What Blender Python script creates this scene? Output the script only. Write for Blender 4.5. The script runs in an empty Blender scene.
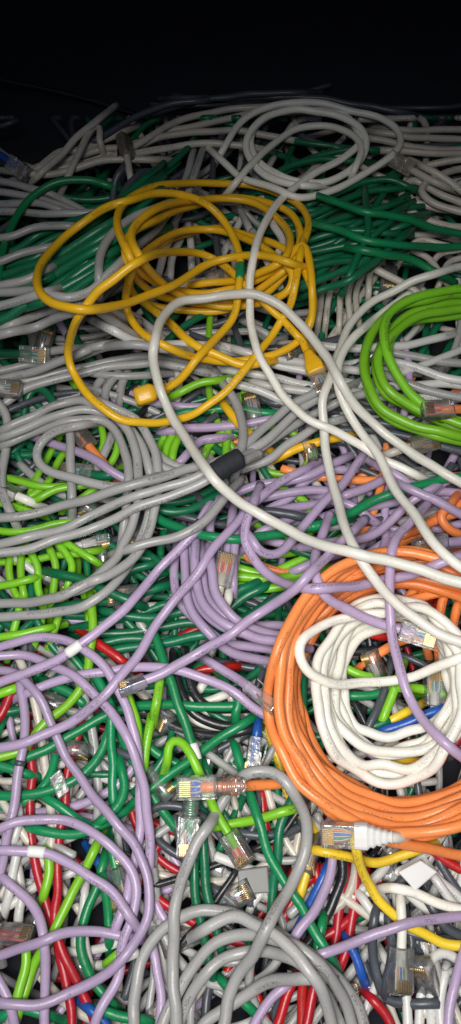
import bpy, math, random
import numpy as np
from mathutils import Vector, Matrix

random.seed(7); rng = np.random.default_rng(7)
SC = bpy.context.scene
COL = SC.collection

# ------------------------------------------------------------------ camera
F_PX, W, H = 774.0, 461, 1024
PITCH = math.radians(68.0)
CAM = np.array([0.0, 0.0, 0.450])
FWD = np.array([0, math.cos(PITCH), -math.sin(PITCH)])
UP = np.array([0, math.sin(PITCH), math.cos(PITCH)])
RIGHT = np.array([1.0, 0, 0])

def unproj(x, y, h):
    """points of the heap seen at photo coordinates x, y and lying h metres above its mean top"""
    x = np.asarray(x, float); y = np.asarray(y, float); h = np.asarray(h, float)
    d = F_PX * FWD[None] + (x - W / 2)[:, None] * RIGHT[None] + (H / 2 - y)[:, None] * UP[None]
    t = (h - CAM[2]) / d[:, 2]
    return CAM[None] + d * t[:, None], t * F_PX        # points, depth

cam = bpy.data.cameras.new('camera'); camo = bpy.data.objects.new('camera', cam); COL.objects.link(camo)
camo.location = CAM; camo.rotation_euler = (math.pi / 2 - PITCH, 0, 0)
cam.sensor_fit = 'VERTICAL'; cam.sensor_height = 24; cam.lens = 24 * F_PX / H
cam.clip_start = 0.01; cam.clip_end = 50
SC.camera = camo

# ------------------------------------------------------------------ materials
def nm(m): m.use_nodes = True; nt = m.node_tree; nt.nodes.clear(); return nt
def node(nt, t, **kw):
    n = nt.nodes.new(t)
    for k, v in kw.items(): setattr(n, k, v)
    return n
def mth(nt, op, a, b=None):
    n = node(nt, 'ShaderNodeMath', operation=op)
    for i, v in enumerate((a, b)):
        if v is None: continue
        if isinstance(v, (int, float)): n.inputs[i].default_value = v
        else: nt.links.new(v, n.inputs[i])
    return n.outputs[0]

def jacket_material(name, rgb, rough=0.38, ink=(0.03, 0.03, 0.035), ink_amt=0.5, dirt=0.3, hue=0.004):
    m = bpy.data.materials.new(name); nt = nm(m); L = nt.links.new
    out = node(nt, 'ShaderNodeOutputMaterial'); p = node(nt, 'ShaderNodeBsdfPrincipled')
    oi = node(nt, 'ShaderNodeObjectInfo'); uv = node(nt, 'ShaderNodeUVMap', uv_map='UVMap')
    geo = node(nt, 'ShaderNodeNewGeometry')
    RND = mth(nt, 'FRACT', mth(nt, 'ADD', oi.outputs['Random'], geo.outputs['Random Per Island']))   # one value per cable, also in the mass below
    sep = node(nt, 'ShaderNodeSeparateXYZ'); L(uv.outputs[0], sep.inputs[0])
    u, v = sep.outputs[0], sep.outputs[1]
    # colour variation from cable to cable
    hsv = node(nt, 'ShaderNodeHueSaturation'); hsv.inputs['Color'].default_value = (*rgb, 1)
    hv = mth(nt, 'ADD', mth(nt, 'MULTIPLY', RND, 2 * hue), 0.5 - hue)
    L(hv, hsv.inputs['Hue'])
    vv = mth(nt, 'ADD', mth(nt, 'MULTIPLY', RND, 0.22), 0.89); L(vv, hsv.inputs['Value'])
    # grime: soft grey patches and small specks that belong to the jacket
    n1 = node(nt, 'ShaderNodeTexNoise'); n1.inputs['Scale'].default_value = 55; n1.inputs['Detail'].default_value = 5
    n1.inputs['Roughness'].default_value = 0.65
    L(geo.outputs['Position'], n1.inputs['Vector'])
    r1 = node(nt, 'ShaderNodeMapRange'); r1.inputs[1].default_value = 0.5; r1.inputs[2].default_value = 0.75
    r1.inputs[3].default_value = 0; r1.inputs[4].default_value = dirt; L(n1.outputs[0], r1.inputs[0])
    mx = node(nt, 'ShaderNodeMix', data_type='RGBA'); L(r1.outputs[0], mx.inputs[0]); L(hsv.outputs[0], mx.inputs[6])
    mx.inputs[7].default_value = (rgb[0] * .45 + .02, rgb[1] * .45 + .02, rgb[2] * .42 + .015, 1)
    n3 = node(nt, 'ShaderNodeTexNoise'); n3.inputs['Scale'].default_value = 700; n3.inputs['Detail'].default_value = 2
    L(geo.outputs['Position'], n3.inputs['Vector'])
    r3 = node(nt, 'ShaderNodeMapRange'); r3.inputs[1].default_value = 0.66; r3.inputs[2].default_value = 0.74
    r3.inputs[3].default_value = 0; r3.inputs[4].default_value = 0.45; L(n3.outputs[0], r3.inputs[0])
    mxs = node(nt, 'ShaderNodeMix', data_type='RGBA'); L(r3.outputs[0], mxs.inputs[0]); L(mx.outputs[2], mxs.inputs[6])
    mxs.inputs[7].default_value = (rgb[0] * .3 + .01, rgb[1] * .3 + .01, rgb[2] * .3 + .01, 1)
    # printed run of tiny characters along the jacket (u in mm, v round the jacket)
    cx = node(nt, 'ShaderNodeCombineXYZ')
    L(mth(nt, 'MULTIPLY', u, 1.35), cx.inputs[0]); L(mth(nt, 'MULTIPLY', v, 26), cx.inputs[1])
    L(mth(nt, 'MULTIPLY', RND, 50), cx.inputs[2])
    nz = node(nt, 'ShaderNodeTexNoise'); nz.inputs['Scale'].default_value = 1.0; nz.inputs['Detail'].default_value = 1
    L(cx.outputs[0], nz.inputs['Vector'])
    ch = mth(nt, 'GREATER_THAN', nz.outputs[0], 0.52)
    off = mth(nt, 'ADD', mth(nt, 'MULTIPLY', RND, 0.26), 0.37)
    strip = mth(nt, 'LESS_THAN', mth(nt, 'ABSOLUTE', mth(nt, 'SUBTRACT', v, off)), 0.055)
    per = mth(nt, 'FRACT', mth(nt, 'ADD', mth(nt, 'DIVIDE', u, 92.0), mth(nt, 'MULTIPLY', RND, 7.3)))
    run = mth(nt, 'LESS_THAN', per, mth(nt, 'MULTIPLY', RND, 0.5))
    msk = mth(nt, 'MULTIPLY', mth(nt, 'MULTIPLY', ch, strip), mth(nt, 'MULTIPLY', run, ink_amt))
    mi = node(nt, 'ShaderNodeMix', data_type='RGBA'); L(msk, mi.inputs[0]); L(mxs.outputs[2], mi.inputs[6])
    mi.inputs[7].default_value = (*ink, 1)
    L(mi.outputs[2], p.inputs['Base Color'])
    rr = mth(nt, 'ADD', mth(nt, 'MULTIPLY', n1.outputs[0], 0.25), rough - 0.12); L(rr, p.inputs['Roughness'])
    p.inputs['Specular IOR Level'].default_value = 0.55
    # slight lumpiness of the pairs twisted inside + fine grain
    n2 = node(nt, 'ShaderNodeTexNoise'); n2.inputs['Scale'].default_value = 330; n2.inputs['Detail'].default_value = 3
    L(geo.outputs['Position'], n2.inputs['Vector'])
    bp = node(nt, 'ShaderNodeBump'); bp.inputs['Strength'].default_value = 0.22; bp.inputs['Distance'].default_value = 0.0008
    L(n2.outputs[0], bp.inputs['Height']); L(bp.outputs[0], p.inputs['Normal'])
    L(p.outputs[0], out.inputs[0])
    return m

def plain_material(name, rgb, rough=0.45, metallic=0.0, noise=0.15, scale=120, bump=0.1):
    m = bpy.data.materials.new(name); nt = nm(m); L = nt.links.new
    out = node(nt, 'ShaderNodeOutputMaterial'); p = node(nt, 'ShaderNodeBsdfPrincipled')
    geo = node(nt, 'ShaderNodeNewGeometry'); n = node(nt, 'ShaderNodeTexNoise')
    n.inputs['Scale'].default_value = scale; n.inputs['Detail'].default_value = 5
    L(geo.outputs['Position'], n.inputs['Vector'])
    mx = node(nt, 'ShaderNodeMix', data_type='RGBA'); L(n.outputs[0], mx.inputs[0])
    mx.inputs[6].default_value = (*[c * (1 - noise) for c in rgb], 1); mx.inputs[7].default_value = (*[min(1, c * (1 + noise)) for c in rgb], 1)
    L(mx.outputs[2], p.inputs['Base Color']); p.inputs['Roughness'].default_value = rough; p.inputs['Metallic'].default_value = metallic
    bp = node(nt, 'ShaderNodeBump'); bp.inputs['Strength'].default_value = bump; bp.inputs['Distance'].default_value = 0.001
    L(n.outputs[0], bp.inputs['Height']); L(bp.outputs[0], p.inputs['Normal']); L(p.outputs[0], out.inputs[0])
    return m

def clear_material(name, tint=(0.97, 0.975, 0.97), haze=0.13, body=(0.75, 0.77, 0.77)):
    """clear moulded polycarbonate: see-through, slightly milky, with sharp highlights"""
    m = bpy.data.materials.new(name); nt = nm(m); L = nt.links.new
    out = node(nt, 'ShaderNodeOutputMaterial')
    tr = node(nt, 'ShaderNodeBsdfTransparent'); tr.inputs[0].default_value = (*tint, 1)
    df = node(nt, 'ShaderNodeBsdfDiffuse'); df.inputs[0].default_value = (*body, 1)
    gl = node(nt, 'ShaderNodeBsdfGlossy'); gl.inputs['Roughness'].default_value = 0.2
    geo = node(nt, 'ShaderNodeNewGeometry'); n = node(nt, 'ShaderNodeTexNoise'); n.inputs['Scale'].default_value = 260
    L(geo.outputs['Position'], n.inputs['Vector'])
    bp = node(nt, 'ShaderNodeBump'); bp.inputs['Strength'].default_value = 0.35; bp.inputs['Distance'].default_value = 0.0008
    L(n.outputs[0], bp.inputs['Height']); L(bp.outputs[0], gl.inputs['Normal'])
    a = node(nt, 'ShaderNodeMixShader'); L(mth(nt, 'MULTIPLY', n.outputs[0], haze * 2), a.inputs[0])
    L(tr.outputs[0], a.inputs[1]); L(df.outputs[0], a.inputs[2])
    fr = node(nt, 'ShaderNodeFresnel'); fr.inputs['IOR'].default_value = 1.58; L(bp.outputs[0], fr.inputs['Normal'])
    b = node(nt, 'ShaderNodeMixShader'); L(mth(nt, 'ADD', mth(nt, 'MULTIPLY', fr.outputs[0], 1.3), 0.07), b.inputs[0])
    L(a.outputs[0], b.inputs[1]); L(gl.outputs[0], b.inputs[2]); L(b.outputs[0], out.inputs[0])
    return m

RGB = dict(lilac=(.42, .325, .49), gray=(.36, .36, .355), white=(.80, .79, .71), beige=(.54, .505, .435), orange=(.86, .26, .072),
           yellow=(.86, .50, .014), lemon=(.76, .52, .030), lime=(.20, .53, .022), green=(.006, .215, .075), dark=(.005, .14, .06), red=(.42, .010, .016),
           blue=(.012, .085, .36), black=(.016, .017, .02), slate=(.06, .07, .085), pale=(.58, .58, .56))
M = {k: jacket_material(k + '_jacket', v, ink_amt={'white': .3, 'orange': .4}.get(k, .5), dirt={'white': .3, 'lilac': .32, 'beige': .6}.get(k, .3),
                        ink=(.16, .17, .2) if k in ('black', 'slate', 'blue') else (.03, .03, .035),
                        rough={'black': .35}.get(k, .37)) for k, v in RGB.items()}
M['clear'] = clear_material('clear_plastic'); M['smoky'] = clear_material('yellowed_plastic', (.86, .82, .74), .22, (.6, .55, .47))
M['gold'] = plain_material('gold_contact', (.80, .56, .25), .38, 1.0, .1)
M['tag'] = plain_material('white_label_paper', (.78, .78, .76), .55, 0, .06)
M['tape'] = plain_material('green_tape', (.01, .25, .09), .4, 0, .12)
M['wrap'] = plain_material('dark_wrap', (.013, .017, .023), .75, 0, .3, 900, .5)
M['greyplastic'] = plain_material('grey_plastic', (.17, .17, .165), .5, 0, .15)
M['whiteplastic'] = plain_material('white_plastic', (.66, .66, .65), .42, 0, .06)
for k, c in dict(wo=(.85, .3, .06), wb=(.02, .12, .55), wg=(.02, .3, .12), wn=(.25, .09, .03), ww=(.5, .49, .46), wr=(.6, .04, .02)).items():
    M[k] = plain_material('wire_' + {'wo': 'orange', 'wb': 'blue', 'wg': 'green', 'wn': 'brown', 'ww': 'white', 'wr': 'red'}[k], c, .4)

# ------------------------------------------------------------------ mesh helpers
def link(name, verts, faces, mat, parent=None, uv=None, smooth=True):
    me = bpy.data.meshes.new(name); me.from_pydata([tuple(v) for v in verts], [], faces); me.materials.append(mat)
    if smooth: me.polygons.foreach_set('use_smooth', [True] * len(me.polygons))
    if uv is not None:
        ul = me.uv_layers.new(name='UVMap'); li = np.empty(len(me.loops), np.int32); me.loops.foreach_get('vertex_index', li)
        ul.data.foreach_set('uv', np.asarray(uv, np.float32)[li].ravel())
    me.update()
    o = bpy.data.objects.new(name, me); COL.objects.link(o)
    if parent: o.parent = parent
    return o

def tag(o, label, cat=None, group=None, kind=None):
    if label: o['label'] = label
    if cat: o['category'] = cat
    if group: o['group'] = group
    if kind: o['kind'] = kind
    return o

def frames(P):
    T = np.gradient(P, axis=0); T /= np.maximum(np.linalg.norm(T, axis=1), 1e-9)[:, None]
    N = np.zeros_like(P); up = np.array([0, -.35, .94]); n = up - T[0] * up.dot(T[0]); N[0] = n / max(np.linalg.norm(n), 1e-9)
    for i in range(1, len(P)):
        n = N[i - 1] - T[i] * N[i - 1].dot(T[i]); N[i] = n / max(np.linalg.norm(n), 1e-9)
    return T, N, np.cross(T, N)

def tube_data(P, r, sides=12):
    """swept round section with domed ends; UV = (millimetres along, turns round)"""
    n = len(P); r = np.broadcast_to(np.asarray(r, float), (n,)).copy()
    if n > 8:
        ss = np.cumsum(np.concatenate([[0], np.linalg.norm(np.diff(P, axis=0), axis=1)])) * 1000
        r = r * (1 + .018 * np.sin(ss / 9.0 + r[0] * 9e4) + .014 * np.sin(ss / 4.1 + P[0, 0] * 400))
    T, N, B = frames(P)
    ang = np.linspace(0, 2 * math.pi, sides + 1)
    ca, sa = -np.cos(ang), -np.sin(ang)          # seam underneath
    ring = P[:, None] + r[:, None, None] * (ca[None, :, None] * N[:, None] + sa[None, :, None] * B[:, None])
    s = np.concatenate([[0], np.cumsum(np.linalg.norm(np.diff(P, axis=0), axis=1))]) * 1000
    S1 = sides + 1
    V = ring.reshape(-1, 3)
    uv = np.stack([np.repeat(s, S1), np.tile(ang / (2 * math.pi), n)], 1)
    F = [(i * S1 + j, i * S1 + j + 1, (i + 1) * S1 + j + 1, (i + 1) * S1 + j) for i in range(n - 1) for j in range(sides)]
    c0, c1 = len(V), len(V) + 1
    V = np.vstack([V, P[0] - T[0] * r[0] * .35, P[-1] + T[-1] * r[-1] * .35]); uv = np.vstack([uv, [0, 0], [s[-1], 0]])
    F += [(c0, j + 1, j) for j in range(sides)] + [(c1, (n - 1) * S1 + j, (n - 1) * S1 + j + 1) for j in range(sides)]
    return V, F, uv

def tube(name, P, r, mat, parent=None, sides=12):
    V, F, uv = tube_data(P, r, sides)
    if parent is None or True:
        return link(name, V, F, mat, parent, uv)

def box_vf(x0, x1, y0, y1, z0, z1):
    v = [(x, y, z) for x in (x0, x1) for y in (y0, y1) for z in (z0, z1)]
    f = [(0, 1, 3, 2), (4, 6, 7, 5), (0, 4, 5, 1), (2, 3, 7, 6), (0, 2, 6, 4), (1, 5, 7, 3)]
    return v, f

def bevelled(o, w, seg=2):
    b = o.modifiers.new('bevel', 'BEVEL'); b.width = w; b.segments = seg; b.limit_method = 'ANGLE'; return o

def basis(origin, axis, roll=0.0, up=(0, -.37, .93)):
    x = Vector(axis).normalized(); z = Vector(up); z = (z - x * z.dot(x)).normalized(); y = z.cross(x)
    m = Matrix((x, y, z)).transposed(); m = m @ Matrix.Rotation(roll, 3, 'X')
    return Matrix.Translation(Vector(origin)) @ m.to_4x4()

def prism(profile, y0, y1):
    n = len(profile)
    v = [(x, y0, z) for x, z in profile] + [(x, y1, z) for x, z in profile]
    f = [tuple(range(n - 1, -1, -1)), tuple(range(n, 2 * n))] + [(i, (i + 1) % n, n + (i + 1) % n, n + i) for i in range(n)]
    f = [tuple(reversed(q)) for q in f]
    return v, f

WIRES = {'mix': ['ww', 'wo', 'ww', 'wb', 'ww', 'wg', 'ww', 'wn'], 'orange': ['wo', 'ww', 'wo', 'wo', 'wn', 'wo', 'wo', 'ww'],
         'blue': ['ww', 'wb', 'wb', 'ww', 'wb', 'wb', 'ww', 'wb'], 'green': ['wg', 'ww', 'wg', 'wb', 'ww', 'wg', 'wo', 'ww'],
         'red': ['wr', 'wr', 'ww', 'wo', 'wr', 'wr', 'ww', 'wr']}
k = 0.001
def plain_boot(parent, mat4):
    bv = []; S = 20; n = 15
    for i in range(n):
        t = i / (n - 1); x = (-8 + t * 24) * k
        u = min(1, max(0, (t - .30) / .22)); u = u * u * (3 - 2 * u); end = 1 - .22 * max(0, (t - .88) / .12) ** 2
        a = (3.9 + 2.5 * u) * end; b = (3.9 + 2.1 * u) * end; e = 2 + 2.2 * u
        for j in range(S):
            th = 2 * math.pi * j / S; c, s = math.cos(th), math.sin(th)
            bv.append(mat4 @ Vector((x, a * k * math.copysign(abs(c) ** (2 / e), c), b * k * math.copysign(abs(s) ** (2 / e), s))))
    bf = [(i * S + j, i * S + (j + 1) % S, (i + 1) * S + (j + 1) % S, (i + 1) * S + j) for i in range(n - 1) for j in range(S)]
    bf += [tuple(range(S - 1, -1, -1)), tuple((n - 1) * S + j for j in range(S))]
    return link('boot', bv, bf, M['yellow'], parent)

def build_plug(parent, mat4, wires='mix', mat='clear', boot=None, flip=False, size=1.0, sleeve=False):
    """eight-contact modular plug; local +x points out of the cable"""
    off = 9.0 if boot else 0.0
    if boot == 'plain': return plain_boot(parent, mat4)
    top = -1 if flip else 1
    mat4 = mat4 @ Matrix.Scale(size, 4)
    prof = [(off + 0, -2.6), (off + 8, -3.2), (off + 9, -3.9), (off + 21.5, -3.9), (off + 21.5, 2.4), (off + 19.6, 3.9), (off + 1.0, 3.9), (off + 0, 3.0)]
    v, f = prism([(x * k, z * k * top) for x, z in prof], -5.85 * k, 5.85 * k)
    if flip: f = [tuple(reversed(q)) for q in f]
    def put(n, v, f, m, par, smooth=False):
        return link(n, [mat4 @ Vector(p) for p in v], f, m, par, smooth=smooth)
    body = put('plug', v, f, M[mat], parent); bevelled(body, .0005)
    # gold contacts
    cv, cf = [], []
    for i in range(8):
        y = (-3.57 + i * 1.02) * k
        z0, z1 = sorted((3.2 * k * top, 4.05 * k * top))
        a, b = box_vf((off + 14.5) * k, (off + 20.4) * k, y - .00028, y + .00028, z0, z1)
        cf += [tuple(q + len(cv) for q in t) for t in b]; cv += a
    put('contacts', cv, cf, M['gold'], body)
    # release latch on the other side
    la = [(off + 20.5, -4.0), (off + 17, -4.1), (off + 9, -6.3), (off + 2.5, -6.9), (off + 2.5, -6.1), (off + 9, -5.5), (off + 17, -3.95)]
    lv, lf = prism([(x * k, z * k * top) for x, z in la], -3.0 * k, 3.0 * k)
    if flip: lf = [tuple(reversed(q)) for q in lf]
    put('latch', lv, lf, M[mat], body)
    for i, wc in enumerate(WIRES[wires]):
        y = -3.57 + i * 1.02
        P = np.array([[off + 5.5, y * .45, 0], [off + 8, y * .75, .3], [off + 11, y, .9], [off + 15, y, 1.1], [off + 19, y, 1.1]])
        P[:, 2] *= top
        V, F, uv = tube_data(P * k, .00046, 8)
        link('wire', [mat4 @ Vector(p) for p in V], F, M[wc], body)
    if sleeve:
        rib = []; xs = np.linspace(-15, 1, 33)
        V, F, uv = tube_data(np.stack([xs * k, xs * 0, xs * 0], 1), [(4.0 + .55 * (math.sin(x * 2.6) > 0) + .05 * (x + 15)) * k for x in xs], 16)
        link('strain_relief', [mat4 @ Vector(p) for p in V], F, M[mat], body, uv)
    if boot:
        bv, bf = [], []; S = 16; n = 13
        for i in range(n):
            t = i / (n - 1); x = (-6 + t * 19) * k
            a = 3.2 + 3.2 * min(1, t * 1.5) ** 1.3; b = 3.2 + 1.3 * min(1, t * 1.5)
            if boot == 'ridged' and i < 8 and i % 2 == 1: a -= .9; b -= .9
            e = 2 + 2.5 * min(1, t * 1.6)
            for j in range(S):
                th = 2 * math.pi * j / S; c, s = math.cos(th), math.sin(th)
                bv.append((x, a * k * math.copysign(abs(c) ** (2 / e), c), b * k * math.copysign(abs(s) ** (2 / e), s)))
        bf = [(i * S + j, i * S + (j + 1) % S, (i + 1) * S + (j + 1) % S, (i + 1) * S + j) for i in range(n - 1) for j in range(S)]
        bf += [tuple(range(S - 1, -1, -1)), tuple((n - 1) * S + j for j in range(S))]
        bm = {'ridged': M['whiteplastic'], 'yellow': M['yellow']}[boot]
        put('boot', bv, bf, bm, body, smooth=(boot != 'ridged'))
    return body

# ------------------------------------------------------------------ laying the cables one on another
PAD = 240
HB = np.full((H + 2 * PAD, W + 2 * PAD), -0.024)     # height of the heap so far
R0 = 0.00268
def radius_at(y): return float(np.interp(y, [0, 130, 250, 400, 600, 780, 920], [.0026, .0027, .0029, .00305, .0029, .0027, .0026]))

def catmull(pts, step=2.5):
    p = np.array(pts, float)
    p = np.vstack([2 * p[0] - p[1], p, 2 * p[-1] - p[-2]])
    out = []
    for i in range(1, len(p) - 2):
        a, b, c, d = p[i - 1:i + 3]
        n = max(2, int(np.linalg.norm(c - b) / step))
        # centripetal
        t0 = 0; t1 = t0 + max(np.linalg.norm(b - a), 1e-3) ** .5; t2 = t1 + max(np.linalg.norm(c - b), 1e-3) ** .5; t3 = t2 + max(np.linalg.norm(d - c), 1e-3) ** .5
        t = np.linspace(t1, t2, n, endpoint=False)[:, None]
        A1 = (t1 - t) / (t1 - t0) * a + (t - t0) / (t1 - t0) * b
        A2 = (t2 - t) / (t2 - t1) * b + (t - t1) / (t2 - t1) * c
        A3 = (t3 - t) / (t3 - t2) * c + (t - t2) / (t3 - t2) * d
        B1 = (t2 - t) / (t2 - t0) * A1 + (t - t0) / (t2 - t0) * A2
        B2 = (t3 - t) / (t3 - t1) * A2 + (t - t1) / (t3 - t1) * A3
        out.append((t2 - t) / (t2 - t1) * B1 + (t - t1) / (t2 - t1) * B2)
    out.append(p[-2][None]); q = np.vstack(out)
    # light smoothing + even spacing
    for _ in range(6):
        q[1:-1] = q[1:-1] * .5 + (q[:-2] + q[2:]) * .25
    s = np.concatenate([[0], np.cumsum(np.linalg.norm(np.diff(q, axis=0), axis=1))])
    m = max(6, int(s[-1] / step)); t = np.linspace(0, s[-1], m)
    return np.stack([np.interp(t, s, q[:, 0]), np.interp(t, s, q[:, 1])], 1)

def gauss(h, sig):
    n = int(sig * 3) + 1; x = np.arange(-n, n + 1); g = np.exp(-x * x / (2 * sig * sig)); g /= g.sum()
    return np.convolve(np.pad(h, n, mode='edge'), g, 'valid')

def disc(rp, step=1):
    n = int(rp) + 1; yy, xx = np.mgrid[-n:n + 1:step, -n:n + 1:step]; d2 = (xx * xx + yy * yy) / (rp * rp); m = d2 < .92
    return xx[m], yy[m], np.sqrt(1 - d2[m])

def need(q, r):
    _, dep = unproj(q[:, 0], q[:, 1], np.zeros(len(q)))
    rp = float(np.mean(r) * F_PX / np.mean(dep)); dx, dy, pr = disc(rp)
    X = np.clip((q[:, 0, None] + dx + PAD + .5).astype(int), 0, HB.shape[1] - 1); Y = np.clip((q[:, 1, None] + dy + PAD + .5).astype(int), 0, HB.shape[0] - 1)
    return (HB[Y, X] + .88 * float(np.mean(r)) * pr[None]).max(1)

def stamp(q, h, r):
    _, dep = unproj(q[:, 0], q[:, 1], np.zeros(len(q)))
    rp = float(np.mean(r) * F_PX / np.mean(dep)); dx, dy, pr = disc(rp)
    X = np.clip((q[:, 0, None] + dx + PAD + .5).astype(int), 0, HB.shape[1] - 1); Y = np.clip((q[:, 1, None] + dy + PAD + .5).astype(int), 0, HB.shape[0] - 1)
    np.maximum.at(HB, (Y, X), h[:, None] + .88 * float(np.mean(r)) * pr[None])

def settle(req, it=90):
    h = req.copy()
    for _ in range(it):
        a = np.pad(h, 2, mode='edge'); av = (a[:-4] + a[1:-3] + a[2:-2] + a[3:-1] + a[4:]) / 5
        h = np.maximum(req, av)
    return gauss(h, 3.0)

def inside(p, m=4): return -m < p[0] < W + m and 60 < p[1] < H + m

HMAX = [0]
MASS = dict(v=[], f=[], uv=[], mi=[], mats=[], n=0)
def to_mass(P, r, color, sides=10):
    V, F, uv = tube_data(P, r, sides)
    if color not in MASS['mats']: MASS['mats'].append(color)
    o = MASS['n']; MASS['v'].append(V); MASS['uv'].append(uv); MASS['f'] += [tuple(i + o for i in q) for q in F]
    MASS['mi'] += [MASS['mats'].index(color)] * len(F); MASS['n'] += len(V)
def mass_plug(x, y, h, a, tilt):
    P, _ = unproj([x, x + 9 * math.cos(a)], [y, y + 9 * math.sin(a)], [h, h + tilt])
    mt = basis(P[0], P[1] - P[0], random.uniform(-1.5, 1.5))
    def add(v, f, c):
        if c not in MASS['mats']: MASS['mats'].append(c)
        o = MASS['n']; MASS['v'].append(np.array([mt @ Vector(q) for q in v])); MASS['uv'].append(np.zeros((len(v), 2))); MASS['f'] += [tuple(i + o for i in q) for q in f]
        MASS['mi'] += [MASS['mats'].index(c)] * len(f); MASS['n'] += len(v)
    prof = [(0, -2.2), (.5, -2.7), (8, -3.2), (9, -3.9), (21, -3.9), (21.5, -3.4), (21.5, 2.4), (19.6, 3.9), (1.0, 3.9), (0, 3.0)]
    add(*prism([(a_ * k, b_ * k) for a_, b_ in prof], -5.85 * k, 5.85 * k), 'clear')
    add(*prism([(a_ * k, b_ * k) for a_, b_ in [(20.5, -4.0), (9, -6.3), (2.5, -6.9), (2.5, -6.1), (9, -5.5), (17, -3.95)]], -3 * k, 3 * k), 'clear')
    for i in range(8):
        y_ = (-3.57 + i * 1.02) * k
        add(*box_vf(14.5 * k, 20.4 * k, y_ - .00028, y_ + .00028, 3.2 * k, 4.05 * k), 'gold')
        V, F, uv = tube_data(np.array([[5 * k, y_ * .5, 0], [9 * k, y_ * .9, .0004], [18 * k, y_, .001]]), .00046, 6); add(V, F, WIRES['mix'][i])
    V, F, uv = tube_data(np.array([[-26, -4, -9], [-14, -1, -4], [-5, 0, -.6], [3, 0, 0], [8, 0, 0]]) * k, .0026, 10); add(V, F, random.choice(['gray', 'slate', 'slate', 'gray', 'pale']))
def mass_object():
    o = link('cable_tangle', np.vstack(MASS['v']), MASS['f'], M[MASS['mats'][0]], None, np.vstack(MASS['uv']))
    for c in MASS['mats'][1:]: o.data.materials.append(M[c])
    o.data.polygons.foreach_set('material_index', MASS['mi']); o['kind'] = 'stuff'
    tag(o, 'mixed tangle of network cables filling the gaps under the loops and coils', 'cables')
def lay(pts, r=None, dive=(None, None), plug_ends=(0, 0), dip=None, lift=0.0):
    """lets a cable fall on the heap along the given route; returns its 3-D centre line and plug seats"""
    pts = [tuple(map(float, p.split(','))) for p in pts.split()] if isinstance(pts, str) else [tuple(p) for p in pts]
    if r is None: r = radius_at(float(np.mean([min(max(p[1], 0), H) for p in pts])))
    pe = [0, 0]; ext = [0, 0]
    q = catmull(pts)
    nq = len(q); sw = np.arange(nq) * 2.5; wob = np.zeros((nq, 2))
    for wl, am in ((rng.uniform(34, 50), .32), (rng.uniform(60, 90), .6), (rng.uniform(110, 160), .9)):
        for c in (0, 1): wob[:, c] += am * np.sin(sw / wl * 6.283 + rng.uniform(0, 6.28))
    q = q + wob
    d0 = q[0] - q[min(6, len(q) - 1)]; d0 /= np.linalg.norm(d0); d1 = q[-1] - q[max(-7, -len(q))]; d1 /= np.linalg.norm(d1)
    _, dep = unproj(q[[0, -1], 0], q[[0, -1], 1], np.zeros(2))
    step = 2.5
    dv = [inside(q[0]) if dive[0] is None else dive[0], inside(q[-1]) if dive[1] is None else dive[1]]
    for e, (dd, end) in enumerate(((d0, 0), (d1, -1))):
        if plug_ends[e]:
            L = plug_ends[e] * k * F_PX / dep[e]; n = max(2, int(L / step)); pe[e] = n
        elif dv[e]:
            n = 9; ext[e] = n
        else: continue
        seg = q[end] + dd * step * np.arange(1, n + 1)[:, None]
        q = np.vstack([seg[::-1], q]) if e == 0 else np.vstack([q, seg])
    n = len(q); req = np.empty(n)
    blk = 10; lag = 3
    blocks = [slice(i, min(n, i + blk)) for i in range(0, n, blk)]
    for bi, b in enumerate(blocks):
        req[b] = need(q[b], r)
        if bi >= lag: stamp(q[blocks[bi - lag]], req[blocks[bi - lag]], r)
    for e in (0, 1):
        if pe[e]:
            s = slice(0, pe[e]) if e == 0 else slice(n - pe[e], n)
            req[s] = np.maximum(req[s], need(q[s], .0040))
    free = slice(ext[0], n - ext[1])
    h = np.empty(n); h[free] = settle(req[free])
    if ext[0]:
        t = np.linspace(0, 1, ext[0]); t = t * t * (3 - 2 * t); h[:ext[0]] = (h[ext[0]] * t + (h[ext[0]] - .020) * (1 - t))
    if ext[1]:
        t = np.linspace(0, 1, ext[1]); t = t * t * (3 - 2 * t); h[n - ext[1]:] = h[n - ext[1] - 1] * (1 - t) + (h[n - ext[1] - 1] - .020) * t
    if dip:            # the route passes beneath something that lies higher
        w = np.clip(1 - (np.hypot(q[:, 0] - dip[0], q[:, 1] - dip[1]) / dip[2]), 0, 1); w = np.minimum(1, w * 2); w = w * w * (3 - 2 * w); h = h * (1 - w) + np.minimum(h, dip[3]) * w
    if lift:           # the start is propped up by what lies under it
        w = np.clip(1 - (np.arange(n) - pe[0]) / 36, 0, 1); w = w * w * (3 - 2 * w); h = h + lift * w
    h = gauss(h, 2.0)
    stamp(q[free], h[free], r)
    for e in (0, 1):
        if pe[e]:
            s = slice(0, pe[e]) if e == 0 else slice(n - pe[e], n); stamp(q[s], h[s], .0040)
    HMAX[0] = max(HMAX[0], h.max())
    P, _ = unproj(q[:, 0], q[:, 1], h)
    seats = [None, None]
    if pe[0]: seats[0] = (P[pe[0]], (P[0] - P[pe[0]]) * np.array([1, 1, .35]))
    if pe[1]: seats[1] = (P[n - pe[1] - 1], (P[-1] - P[n - pe[1] - 1]) * np.array([1, 1, .35]))
    a, b = pe[0], n - pe[1]
    core, cq = P[a:b], q[a:b]
    if seats[0]: core = np.vstack([seats[0][0] + seats[0][1] / np.linalg.norm(seats[0][1]) * .0085, core])
    if seats[1]: core = np.vstack([core, seats[1][0] + seats[1][1] / np.linalg.norm(seats[1][1]) * .0085])
    return core, cq, P[a:b], seats

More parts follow.
